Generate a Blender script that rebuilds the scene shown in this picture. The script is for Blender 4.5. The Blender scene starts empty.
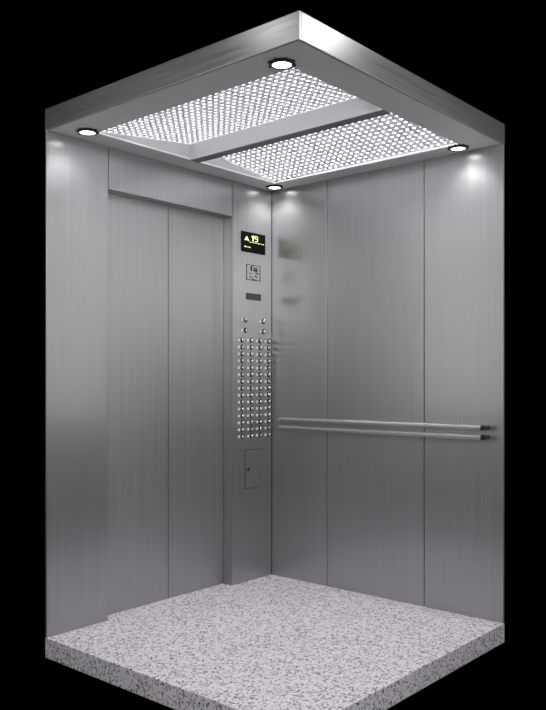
import bpy, bmesh, math
from mathutils import Vector, Matrix
C = bpy.context.scene.collection
scene = bpy.context.scene
PI = math.pi

# ------------------------------------------------------------------ dimensions (metres)
W, D, H = 1.555, 1.471, 2.30          # inside of the cabin: door wall along x, side wall along y
T = 0.012                             # sheet thickness of the wall panels
DX0, DX1, DH, REC = -1.212, -0.341, 2.095, 0.070   # door opening and how far the leaves sit back
TF, TS = 0.0965, 0.0926               # canopy edge and floor slab thickness

# ------------------------------------------------------------------ mesh helpers
def box(bm, x0, x1, y0, y1, z0, z1):
    v = [bm.verts.new(p) for p in ((x0,y0,z0),(x1,y0,z0),(x1,y1,z0),(x0,y1,z0),
                                   (x0,y0,z1),(x1,y0,z1),(x1,y1,z1),(x0,y1,z1))]
    for f in ((0,3,2,1),(4,5,6,7),(0,1,5,4),(1,2,6,5),(2,3,7,6),(3,0,4,7)):
        bm.faces.new([v[i] for i in f])

def prism(bm, pts, axis, a0, a1):
    """polygon extruded along an axis; pts are the two remaining coordinates in order"""
    def P(p, a):
        l = list(p); l.insert(axis, a); return l
    lo = [bm.verts.new(P(p, a0)) for p in pts]; hi = [bm.verts.new(P(p, a1)) for p in pts]
    n = len(pts)
    bm.faces.new(lo[::-1]); bm.faces.new(hi)
    for i in range(n):
        bm.faces.new((lo[i], lo[(i+1) % n], hi[(i+1) % n], hi[i]))

def lathe(bm, prof, centre, axis='z', seg=24, caps=True):
    """prof = [(r, h)...] turned about an axis through centre"""
    c = Vector(centre)
    def P(r, h, a):
        u, w = r*math.cos(a), r*math.sin(a)
        if axis == 'z': return c + Vector((u, w, h))
        if axis == 'y': return c + Vector((u, h, w))
        return c + Vector((h, u, w))
    rings = []
    for r, h in prof:
        if r < 1e-6: rings.append([bm.verts.new(P(0, h, 0))])
        else: rings.append([bm.verts.new(P(r, h, 2*PI*i/seg)) for i in range(seg)])
    for A, B in zip(rings, rings[1:]):
        for i in range(seg):
            j = (i+1) % seg
            if len(A) == 1 and len(B) == 1: continue
            if len(A) == 1: bm.faces.new((A[0], B[i], B[j]))
            elif len(B) == 1: bm.faces.new((A[i], A[j], B[0]))
            else: bm.faces.new((A[i], A[j], B[j], B[i]))
    if caps:
        for R in (rings[0], rings[-1]):
            if len(R) > 2: bm.faces.new(R)

def obj(name, bm, mat, parent=None, bevel=0, seg=2, smooth=False):
    bmesh.ops.recalc_face_normals(bm, faces=bm.faces[:])
    me = bpy.data.meshes.new(name); bm.to_mesh(me); bm.free()
    me.materials.append(mat)
    o = bpy.data.objects.new(name, me); C.objects.link(o)
    if smooth:
        for p in me.polygons: p.use_smooth = True
    if bevel:
        m = o.modifiers.new('bevel', 'BEVEL'); m.width = bevel; m.segments = seg
        m.limit_method = 'ANGLE'; m.angle_limit = math.radians(40)
    if parent: o.parent = parent; o.matrix_parent_inverse = parent.matrix_basis.inverted()
    return o

def empty(name, loc=(0, 0, 0)):
    o = bpy.data.objects.new(name, None); o.empty_display_size = .05
    o.location = loc; C.objects.link(o); return o

def tag(o, label, cat, group=None):
    o['label'] = label; o['category'] = cat
    if group: o['group'] = group
    return o

def struct(o):
    o['kind'] = 'structure'; return o

# ------------------------------------------------------------------ materials
def mat(name):
    m = bpy.data.materials.new(name); m.use_nodes = True
    nt = m.node_tree; return m, nt, nt.nodes['Principled BSDF']

def plain(name, col, rough=.5, metal=0., emit=None, strength=0.):
    m, nt, b = mat(name)
    b.inputs['Base Color'].default_value = (*col, 1); b.inputs['Roughness'].default_value = rough
    b.inputs['Metallic'].default_value = metal
    if emit:
        b.inputs['Emission Color'].default_value = (*emit, 1); b.inputs['Emission Strength'].default_value = strength
    return m

def brushed(name, col, rough, vertical=True, metal=1.0, streak=.10, coat=0.):
    """stainless sheet with fine brushing: noise drawn out along the brushing direction"""
    m, nt, b = mat(name); N, L = nt.nodes, nt.links
    tc = N.new('ShaderNodeTexCoord'); mp = N.new('ShaderNodeMapping')
    mp.inputs['Scale'].default_value = (120, 120, 1.2) if vertical else (3, 3, 120)
    L.new(tc.outputs['Object'], mp.inputs['Vector'])
    n1 = N.new('ShaderNodeTexNoise'); n1.inputs['Scale'].default_value = 1.0
    n1.inputs['Detail'].default_value = 5; n1.inputs['Roughness'].default_value = .65
    L.new(mp.outputs['Vector'], n1.inputs['Vector'])
    r = N.new('ShaderNodeMapRange'); r.inputs['From Min'].default_value = .3; r.inputs['From Max'].default_value = .7
    r.inputs['To Min'].default_value = 1-streak; r.inputs['To Max'].default_value = 1+streak
    L.new(n1.outputs['Fac'], r.inputs['Value'])
    mx = N.new('ShaderNodeVectorMath'); mx.operation = 'SCALE'
    mx.inputs[0].default_value = col
    L.new(r.outputs['Result'], mx.inputs['Scale']); L.new(mx.outputs['Vector'], b.inputs['Base Color'])
    r2 = N.new('ShaderNodeMapRange'); r2.inputs['From Min'].default_value = .3; r2.inputs['From Max'].default_value = .7
    r2.inputs['To Min'].default_value = rough-.05; r2.inputs['To Max'].default_value = rough+.05
    L.new(n1.outputs['Fac'], r2.inputs['Value']); L.new(r2.outputs['Result'], b.inputs['Roughness'])
    b.inputs['Metallic'].default_value = metal
    b.inputs['Coat Weight'].default_value = coat; b.inputs['Coat Roughness'].default_value = .13
    return m

def granite(name):
    m, nt, b = mat(name); N, L = nt.nodes, nt.links
    tc = N.new('ShaderNodeTexCoord')
    def noise(scale, detail, off, rough=.6):
        mp = N.new('ShaderNodeMapping'); mp.inputs['Location'].default_value = (off, off*.7, off*.3)
        L.new(tc.outputs['Object'], mp.inputs['Vector'])
        n = N.new('ShaderNodeTexNoise'); n.inputs['Scale'].default_value = scale
        n.inputs['Detail'].default_value = detail; n.inputs['Roughness'].default_value = rough
        L.new(mp.outputs['Vector'], n.inputs['Vector']); return n.outputs['Fac']
    def step(fac, a, c):
        r = N.new('ShaderNodeMapRange'); r.inputs['From Min'].default_value = a; r.inputs['From Max'].default_value = c
        L.new(fac, r.inputs['Value']); return r.outputs['Result']
    def mix(fac, A, Bc):
        x = N.new('ShaderNodeMix'); x.data_type = 'RGBA'
        L.new(fac, x.inputs['Factor'])
        for sock, v in ((x.inputs['A'], A), (x.inputs['B'], Bc)):
            if isinstance(v, tuple): sock.default_value = (*v, 1)
            else: L.new(v, sock)
        return x.outputs['Result']
    c = mix(step(noise(45, 3, 1), .5, .64), (1.0, .955, 1.0), (.84, .78, .90))
    c = mix(step(noise(75, 3, 5), .575, .61), c, (.48, .35, .43))      # dull mauve grains
    c = mix(step(noise(95, 2, 9), .595, .62), c, (.08, .115, .15))     # dark mica grains
    c = mix(step(noise(60, 4, 14), .63, .66), c, (.07, .07, .085))
    L.new(c, b.inputs['Base Color']); b.inputs['Roughness'].default_value = .42
    b.inputs['Specular IOR Level'].default_value = .13
    return m

STEEL = brushed('brushed_steel', (.395, .395, .40), .37, metal=.82, streak=.09, coat=.8)
DOOR = brushed('brushed_door_steel', (.415, .415, .42), .40, metal=.82, streak=.09, coat=.3)
TRIM = brushed('satin_canopy_steel', (.48, .48, .49), .40, vertical=False, streak=.03, metal=.9)
FRAME = brushed('satin_frame_steel', (.93, .93, .92), .5, vertical=False, streak=.02, metal=.1)
WHITE = plain('pale_recess_lining', (.56, .56, .57), .5)
RAIL = brushed('polished_rail_steel', (.50, .50, .50), .42, vertical=False, streak=.03)
GRAN = granite('speckled_granite')
DARK = plain('dark_joint', (.01, .01, .011), .8)
BEAM = plain('beam_strip_grey', (.30, .30, .30), .6)
GREY = plain('grey_backing', (.10, .10, .10), .7)
BLACKGLASS = plain('black_display_glass', (.003, .003, .003), .6)
BLACKGLASS.node_tree.nodes['Principled BSDF'].inputs['Specular IOR Level'].default_value = .1
YELLOW = plain('yellow_display_light', (.5, .5, .1), .5, 0, (1., .96, .42), 1.7)
PALE = plain('pale_display_light', (.5, .5, .3), .5, 0, (.95, .95, .60), 1.0)
INK = plain('black_engraving', (.012, .012, .012), .6)
SLOT = plain('dark_grey_reader', (.05, .05, .052), .4)
CHROME = plain('chrome_button', (.95, .95, .95), .12, 1.0)
PLATE = plain('white_marking', (.95, .95, .95), .4)
RING = plain('dark_bezel', (.03, .03, .03), .35, .6)
LENS = plain('lit_downlight_lens', (.9, .9, .9), .4, 0, (1, 1, 1), 6.0)
GLOW = plain('lit_diffuser', (.9, .9, .9), .5, 0, (1, .99, 1), 6.0)

def lattice_material():
    m, nt, b = mat('white_perforated_sheet'); N, L = nt.nodes, nt.links
    b.inputs['Base Color'].default_value = (.80, .80, .82, 1); b.inputs['Roughness'].default_value = .5
    t = N.new('ShaderNodeBsdfTranslucent'); t.inputs['Color'].default_value = (.62, .62, .65, 1)
    mx = N.new('ShaderNodeMixShader'); mx.inputs['Fac'].default_value = .2
    L.new(b.outputs['BSDF'], mx.inputs[1]); L.new(t.outputs['BSDF'], mx.inputs[2])
    L.new(mx.outputs['Shader'], N['Material Output'].inputs['Surface'])
    return m
LATTICE = lattice_material()

# ------------------------------------------------------------------ floor slab (runs into the door recess)
bm = bmesh.new()
pts = [(-W,-D), (T,-D), (T,T), (DX1,T), (DX1,REC+.02), (DX0,REC+.02), (DX0,T), (-W,T)]
prism(bm, pts, 2, -TS, 0)
floor = struct(obj('floor', bm, GRAN, bevel=.003))

# ------------------------------------------------------------------ door wall
wl = struct(empty('wall_left', (-W/2, T, 0)))
bm = bmesh.new(); box(bm, -W, DX0-.0, 0, T, 0, H)
obj('return_panel', bm, STEEL, wl, .0015)
bm = bmesh.new(); box(bm, DX0+.004, DX1-.004, 0, T, DH, H)
obj('transom_panel', bm, STEEL, wl, .0015)
bm = bmesh.new(); box(bm, DX0-.012, DX1+.0, T+.0005, REC-.002, DH, DH+.012)
obj('head_jamb', bm, STEEL, wl)
for x0, x1 in ((DX0-.012, DX0), (DX1, DX1+.012)):
    bm = bmesh.new(); box(bm, x0, x1, T+.0005, REC-.002, 0, DH-.0005)
    obj('side_jamb', bm, STEEL, wl)
bm = bmesh.new()
for x in (DX0+.002, DX1-.002): box(bm, x-.012, x+.012, T+.001, T+.004, DH+.014, H)
box(bm, -.016, T, T+.001, T+.004, 0, H)
obj('joint_backing', bm, DARK, wl)

def leaf(name, x0, x1):
    bm = bmesh.new(); box(bm, x0, x1, REC, REC+.018, .001, DH+.06)
    return struct(obj(name, bm, DOOR, None, .0015))
leaf('door_1', -1.30, -.7640)
leaf('door_2', -.7602, -.25)
bm = bmesh.new(); box(bm, -.80, -.70, REC+.021, REC+.024, .001, DH+.06)
struct(obj('trim_1', bm, DARK))

# ------------------------------------------------------------------ side wall: three steel panels on a backing
wr = struct(empty('wall_right', (T, -D/2, 0)))
for y0, y1 in ((-D, -1.040), (-1.0363, -.4160), (-.4125, -.001)):
    bm = bmesh.new(); box(bm, 0, T, y0, y1, 0, H)
    obj('wall_panel', bm, STEEL, wr, .0018, 3)
bm = bmesh.new(); box(bm, T+.0005, T+.003, -D+.01, T, 0, H)
obj('backing', bm, DARK, wr)

# ------------------------------------------------------------------ ceiling canopy
O1 = (-1.378, -.790); O2 = (-.742, -.130); OY = (-1.302, -.132)
ce = struct(empty('ceiling', (-W/2, -D/2, H)))
bm = bmesh.new()
zt = H+.008
box(bm, -W, O1[0], -D, T, H, zt); box(bm, O2[1], T, -D, T, H, zt)
box(bm, O1[0], O2[1], -D, OY[0], H, zt); box(bm, O1[0], O2[1], OY[1], T, H, zt)
obj('frame', bm, FRAME, ce)
bm = bmesh.new()
z0, z1 = H+.0005, H+TF
box(bm, -W-.001, -W+.011, -D-.001, T, H-.0005, z1); box(bm, -W+.011, T, -D-.001, -D+.011, H-.0005, z1)
box(bm, -W+.011, T, 0, T, zt, z1); box(bm, 0, T, -D+.011, 0, zt, z1)
obj('edge_band', bm, TRIM, ce, .0025, 3)
bm = bmesh.new(); box(bm, O1[1], O2[0], OY[0]-.006, OY[1]+.006, H+.0003, H+.086)
cb = obj('cross_beam', bm, WHITE, ce, .001)
bm = bmesh.new(); box(bm, O1[1]-.004, O2[0]+.010, OY[0], OY[1], H-.004, H)
o = obj('beam_strip', bm, BEAM, cb); o['label'] = 'dark grey strip under the beam'
for y0, y1 in ((OY[0]-.005, OY[0]), (OY[1], OY[1]+.005)):
    bm = bmesh.new()
    box(bm, O1[0], O1[1], y0, y1, zt, H+.086); box(bm, O2[0], O2[1], y0, y1, zt, H+.086)
    obj('recess_side', bm, WHITE, ce)
bm = bmesh.new(); box(bm, -W+.011, 0, -D+.011, 0, H+.088, H+.0945)
obj('top_cover', bm, GREY, ce)

# ------------------------------------------------------------------ lit perforated panels, each rising towards the cross beam
def light_panel(xa, xb, label):
    """xa = flush edge, xb = raised edge at the beam"""
    s = 1 if xb > xa else -1
    root = empty('ceiling_light_panel', ((xa+xb)/2, (OY[0]+OY[1])/2, H+.05))
    tag(root, label, 'ceiling light', 'perforated light panels of the ceiling')
    zlo, zhi = H+.010, H+.079
    xa2 = xa + s*.006; xb2 = xb - s*.003
    y0, y1 = OY[0]+.004, OY[1]-.004
    nx, ny = 16, 32; th = .004
    P = lambda u, v, dz=0: Vector((xa2+(xb2-xa2)*u, y0+(y1-y0)*v, zlo+(zhi-zlo)*u+dz))
    bm = bmesh.new(); rh = .235
    cache = {}
    def V(u, v, dz):
        k = (round(u, 6), round(v, 6), dz)
        if k not in cache: cache[k] = bm.verts.new(P(u, v, dz))
        return cache[k]
    for i in range(nx):
        for j in range(ny):
            sq = [(0,0),(.5,0),(1,0),(1,.5),(1,1),(.5,1),(0,1),(0,.5)]
            an = [math.radians(a) for a in (225,270,315,0,45,90,135,180)]
            outer = lambda dz: [V((i+a)/nx, (j+b)/ny, dz) for a, b in sq]
            lo = outer(0)
            ilo = [bm.verts.new(P((i+.5+rh*math.cos(a))/nx, (j+.5+rh*math.sin(a))/ny, 0)) for a in an]
            ihi = [bm.verts.new(P((i+.5+rh*math.cos(a))/nx, (j+.5+rh*math.sin(a))/ny, th)) for a in an]
            hi = outer(th)
            for k in range(8):
                m_ = (k+1) % 8
                bm.faces.new((lo[k], lo[m_], ilo[m_], ilo[k]))
                bm.faces.new((ilo[k], ilo[m_], ihi[m_], ihi[k]))
                bm.faces.new((ihi[k], ihi[m_], hi[m_], hi[k]))
    obj('perforated_sheet', bm, LATTICE, root)
    bm = bmesh.new(); dz = .0055
    xe = xa + s*.001
    ze = zlo + (zhi-zlo)*((xe-xa2)/(xb2-xa2))
    prism(bm, [(xe, ze+dz), (xb2, zhi+dz), (xb2, zhi+dz+.002), (xe, ze+dz+.002)], 1, y0, y1)
    o = obj('diffuser', bm, GLOW, root); o['label'] = 'glowing white diffuser'
light_panel(O1[0], O1[1], 'lit perforated ceiling panel left of the dark cross beam, beside the largest downlight')
light_panel(O2[1], O2[0], 'lit perforated ceiling panel beside the handrail wall, right of the beam')

# ------------------------------------------------------------------ downlights
def make_downlight():
    root = empty('downlight', (0, 0, 0))
    bm = bmesh.new()
    lathe(bm, [(.034,-.0005),(.045,-.0005),(.047,-.004),(.043,-.010),(.036,-.011),(.034,-.006)], (0,0,0), seg=36, caps=False)
    for k in range(8):       # little lugs around the collar
        a = 2*PI*k/8+.2
        m_ = Matrix.Rotation(a, 4, 'Z')
        n0 = len(bm.verts); box(bm, .042, .0515, -.004, .004, -.008, -.0005)
        bm.verts.ensure_lookup_table()
        for v in bm.verts[n0:]: v.co = m_ @ v.co
    t = obj('trim_ring', bm, RING, root, smooth=False); t['label'] = 'dark toothed collar'
    bm = bmesh.new(); lathe(bm, [(.0345,-.0008),(.0345,-.0075),(.028,-.0095),(0,-.0105)], (0,0,0), seg=36)
    t = obj('lens', bm, LENS, root, smooth=True); t['label'] = 'glowing white lens'
    return root
spots = [(-1.424, -.127, 'lit round downlight in the ceiling corner above the left return panel'),
         (-1.442, -1.300, 'largest lit round downlight, in the front corner of the ceiling'),
         (-.092, -1.280, 'lit round downlight in the ceiling at the right end of the handrail wall'),
         (-.080, -.090, 'lit round downlight in the back corner above the control panel')]
proto = make_downlight()
for i, (x, y, lab) in enumerate(spots):
    if i == 0: r = proto
    else:
        r = proto.copy(); C.objects.link(r)
        for ch in list(proto.children):
            c = ch.copy(); C.objects.link(c); c.parent = r
    r.location = (x, y, H)
    tag(r, lab, 'downlight', 'ceiling downlights')

# ------------------------------------------------------------------ control panel column
cp = empty('control_panel', ((DX1+0)/2, T, 0))
tag(cp, 'tall brushed steel car operating panel with floor display and rows of round buttons', 'control panel')
bm = bmesh.new(); box(bm, DX1, -.0028, 0, T, 0, H)
obj('faceplate', bm, STEEL, cp, .0015)
# display
dx0, dx1, dz0, dz1 = -.268, -.064, 1.908, 2.025
bm = bmesh.new(); box(bm, dx0, dx1, -.005, -.0002, dz0, dz1)
disp = obj('display', bm, BLACKGLASS, cp, .001); disp['label'] = 'black floor display reading 19 with an up arrow'
def DP(u, v): return dx0+(dx1-dx0)*u, dz1-(dz1-dz0)*v
def dash(name, items, m, parent):
    bm = bmesh.new()
    for u0, u1, v0, v1 in items:
        a, zt_ = DP(u0, v0); b_, zb = DP(u1, v1); box(bm, a, b_, -.0058, -.0051, zb, zt_)
    return obj(name, bm, m, parent)
bm = bmesh.new()
prism(bm, [DP(.10,.44), DP(.20,.22), DP(.30,.44), DP(.20,.41)], 1, -.0058, -.0051)
obj('up_arrow', bm, YELLOW, disp)
dash('floor_number', [(.445,.482,.14,.425),(.395,.444,.19,.23),                          # 1
                      (.53,.56,.165,.29),(.64,.67,.165,.40),(.545,.655,.14,.164),(.561,.639,.272,.296),(.54,.655,.402,.428)], YELLOW, disp)   # 9
dash('text_line', [(.30,.42,.475,.50),(.44,.50,.475,.505),(.52,.62,.475,.50),(.66,.76,.48,.515),(.78,.84,.48,.505),(.86,.93,.48,.515)], PALE, disp)
dash('text_line', [(.10,.15,.715,.77),(.155,.20,.725,.77),(.225,.29,.73,.76),(.30,.35,.735,.78)], PALE, disp)
# square notice with a black outline and small marks
nx0, nx1, nz0, nz1 = -.227, -.106, 1.748, 1.838
def NP(u, v): return nx0+(nx1-nx0)*u, nz1-(nz1-nz0)*v
bm = bmesh.new(); box(bm, nx0, nx1, -.0012, -.0002, nz0, nz1)
notice = obj('square_notice', bm, STEEL, cp); notice['label'] = 'square notice with black outline and small marks'
bm = bmesh.new()
for u0, u1, v0, v1 in ((0,1,0,.035),(0,1,.965,1),(0,.045,.0,1),(.955,1,0,1),                       # outline
                       (.30,.40,.10,.40),(.50,.80,.17,.24),(.50,.80,.28,.40),(.36,.48,.08,.13),   # upper marks
                       (.23,.36,.54,.60),(.25,.36,.76,.84),(.64,.80,.47,.53),(.76,.86,.53,.60),
                       (.62,.70,.64,.74),(.68,.80,.74,.80),(.42,.50,.80,.86),(.38,.74,.92,.965)):
    a, zt_ = NP(u0, v0); b_, zb = NP(u1, v1); box(bm, a, b_, -.002, -.0013, zb, zt_)
obj('notice_marks', bm, INK, notice)
# card reader
bm = bmesh.new(); box(bm, -.228, -.100, -.003, -.0002, 1.633, 1.672)
o = obj('card_reader', bm, SLOT, cp, .001); o['label'] = 'dark grey card reader strip'
# buttons: four special ones above, then fifteen rows of four
def make_button():
    bm = bmesh.new()
    lathe(bm, [(.0105,-.0035),(.0105,-.008),(.0095,-.0112),(.0065,-.0132),(0,-.0140)], (0,0,0), 'y', 18)
    cap = obj('push_button', bm, CHROME, None, smooth=True)
    bm = bmesh.new()
    lathe(bm, [(.0106,-.0005),(.0148,-.0005),(.0148,-.003),(.0136,-.0042),(.0106,-.0042)], (0,0,0), 'y', 20, caps=False)
    rg = obj('bezel', bm, RING, cap); rg['label'] = 'dark ring around the button'
    bm = bmesh.new(); box(bm, -.037, -.019, -.0022, -.0003, -.0075, .0075)
    pl = obj('marking_plate', bm, PLATE, cap, .0008); pl['label'] = 'small pale plate left of the button'
    return cap
b0 = make_button(); first = True
def place_button(x, z):
    global first
    if first: b = b0; first = False
    else:
        b = b0.copy(); C.objects.link(b)
        for ch in list(b0.children):
            c = ch.copy(); C.objects.link(c); c.parent = b
    b.parent = cp; b.matrix_parent_inverse = cp.matrix_basis.inverted(); b.location = (x, 0, z)
for zz in (1.513, 1.4535):
    for xx in (-.232, -.076): place_button(xx, zz)
for r in range(15):
    for xx in (-.260, -.182, -.106, -.030): place_button(xx, 1.396-r*.0396)
# service door
bm = bmesh.new(); box(bm, -.238, -.092, -.0014, -.0002, .537, .762)
o = obj('service_door_gap', bm, INK, cp)
bm = bmesh.new(); box(bm, -.2355, -.0945, -.003, -.0015, .5395, .7595)
sd = obj('service_door', bm, STEEL, cp, .0006)
bm = bmesh.new(); lathe(bm, [(.009,-.0031),(.009,-.005),(.007,-.006),(0,-.006)], (-.212, 0, .648), 'y', 16)
obj('keyhole', bm, INK, sd)

# ------------------------------------------------------------------ handrails
def handrail(z, label):
    root = empty('handrail', (0, -.755, z)); tag(root, label, 'handrail', 'side wall handrails')
    bm = bmesh.new(); y0, y1, xc, R = -1.386, -.115, -.060, .0125
    lathe(bm, [(0, y0),(R-.002, y0),(R, y0+.002),(R, y1-.002),(R-.002, y1),(0, y1)], (xc, 0, z), 'y', 20)
    obj('bar', bm, RAIL, root, smooth=False)
    bm = bmesh.new(); r = .0105                      # dark return piece from the bar's front end back to the wall
    lathe(bm, [(0, y0-.017),(R-.002, y0-.017),(R+.0003, y0-.015),(R+.0003, y0-.0003),(0, y0-.0003)], (xc, 0, z), 'y', 20)
    lathe(bm, [(r, -.0005),(r, xc+.006)], (0, y0-.006, z), 'x', 18)
    o = obj('end_return', bm, RING, root); o['label'] = 'dark return piece at the front end'
    bm = bmesh.new(); r = .0085
    lathe(bm, [(.013,-.0005),(.013,-.005),(r,-.007),(r, xc+R*.8)], (0, -.16, z), 'x', 18)
    obj('mount', bm, RAIL, root)
handrail(.9375, 'upper of the two steel handrail bars on the right wall')
handrail(.8915, 'lower of the two steel handrail bars on the right wall')

# ------------------------------------------------------------------ lights
def lamp(name, kind, loc, energy, **kw):
    l = bpy.data.lights.new(name, kind); l.energy = energy
    for k, v in kw.items(): setattr(l, k, v)
    o = bpy.data.objects.new(name, l); o.location = loc; C.objects.link(o); return o
def aim(o, tgt):
    o.rotation_euler = (Vector(tgt)-o.location).to_track_quat('-Z', 'Y').to_euler()
for x, y, _ in spots:
    lamp('downlight_beam', 'SPOT', (x, y, H-.025), 7.5, spot_size=math.radians(135), spot_blend=.8, shadow_soft_size=.05)
# two unseen lamps added outside to put highlights on the canopy edge bands
lamp('edge_highlight_lamp', 'POINT', (-1.97, -1.02, 2.60), 1.1, shadow_soft_size=.07)
lamp('edge_highlight_lamp', 'POINT', (-1.02, -1.84, 2.60), 3.6, shadow_soft_size=.07)
o = lamp('front_fill_light', 'AREA', (-3.0, -3.2, 2.3), 66, shape='DISK', size=1.6); aim(o, (-.5, -.5, .8))  # unseen fill added in front to brighten floor, walls and slab edges

for loc, tgt, e in (((-3.3, .35, 1.75), (0, -1.25, 1.25), 10), ((.45, -3.0, 1.75), (-1.45, 0, 1.25), 9)):
    o = lamp('side_fill_light', 'AREA', loc, e, shape='RECTANGLE', size=1.0, size_y=1.9); aim(o, tgt)  # unseen fills added at both sides to brighten the open wall ends
w = bpy.data.worlds.new('dark_surround'); scene.world = w; w.use_nodes = True
w.node_tree.nodes['Background'].inputs['Color'].default_value = (0, 0, 0, 1)
w.node_tree.nodes['Background'].inputs['Strength'].default_value = 0

# ------------------------------------------------------------------ camera
cam = bpy.data.cameras.new('camera'); co = bpy.data.objects.new('camera', cam); C.objects.link(co)
co.location = (-3.6135, -3.1389, 1.1701); co.rotation_euler = (PI/2, 0, -.857)
cam.sensor_width = 36; cam.sensor_fit = 'AUTO'; cam.lens = 797.75*36/710; cam.shift_y = 24.44/710
cam.clip_start = .05
scene.camera = co
scene.view_settings.view_transform = 'Standard'
scene.view_settings.look = 'None'
scene.cycles.max_bounces = 10
scene.cycles.diffuse_bounces = 5
scene.cycles.glossy_bounces = 6
scene.cycles.use_denoising = True
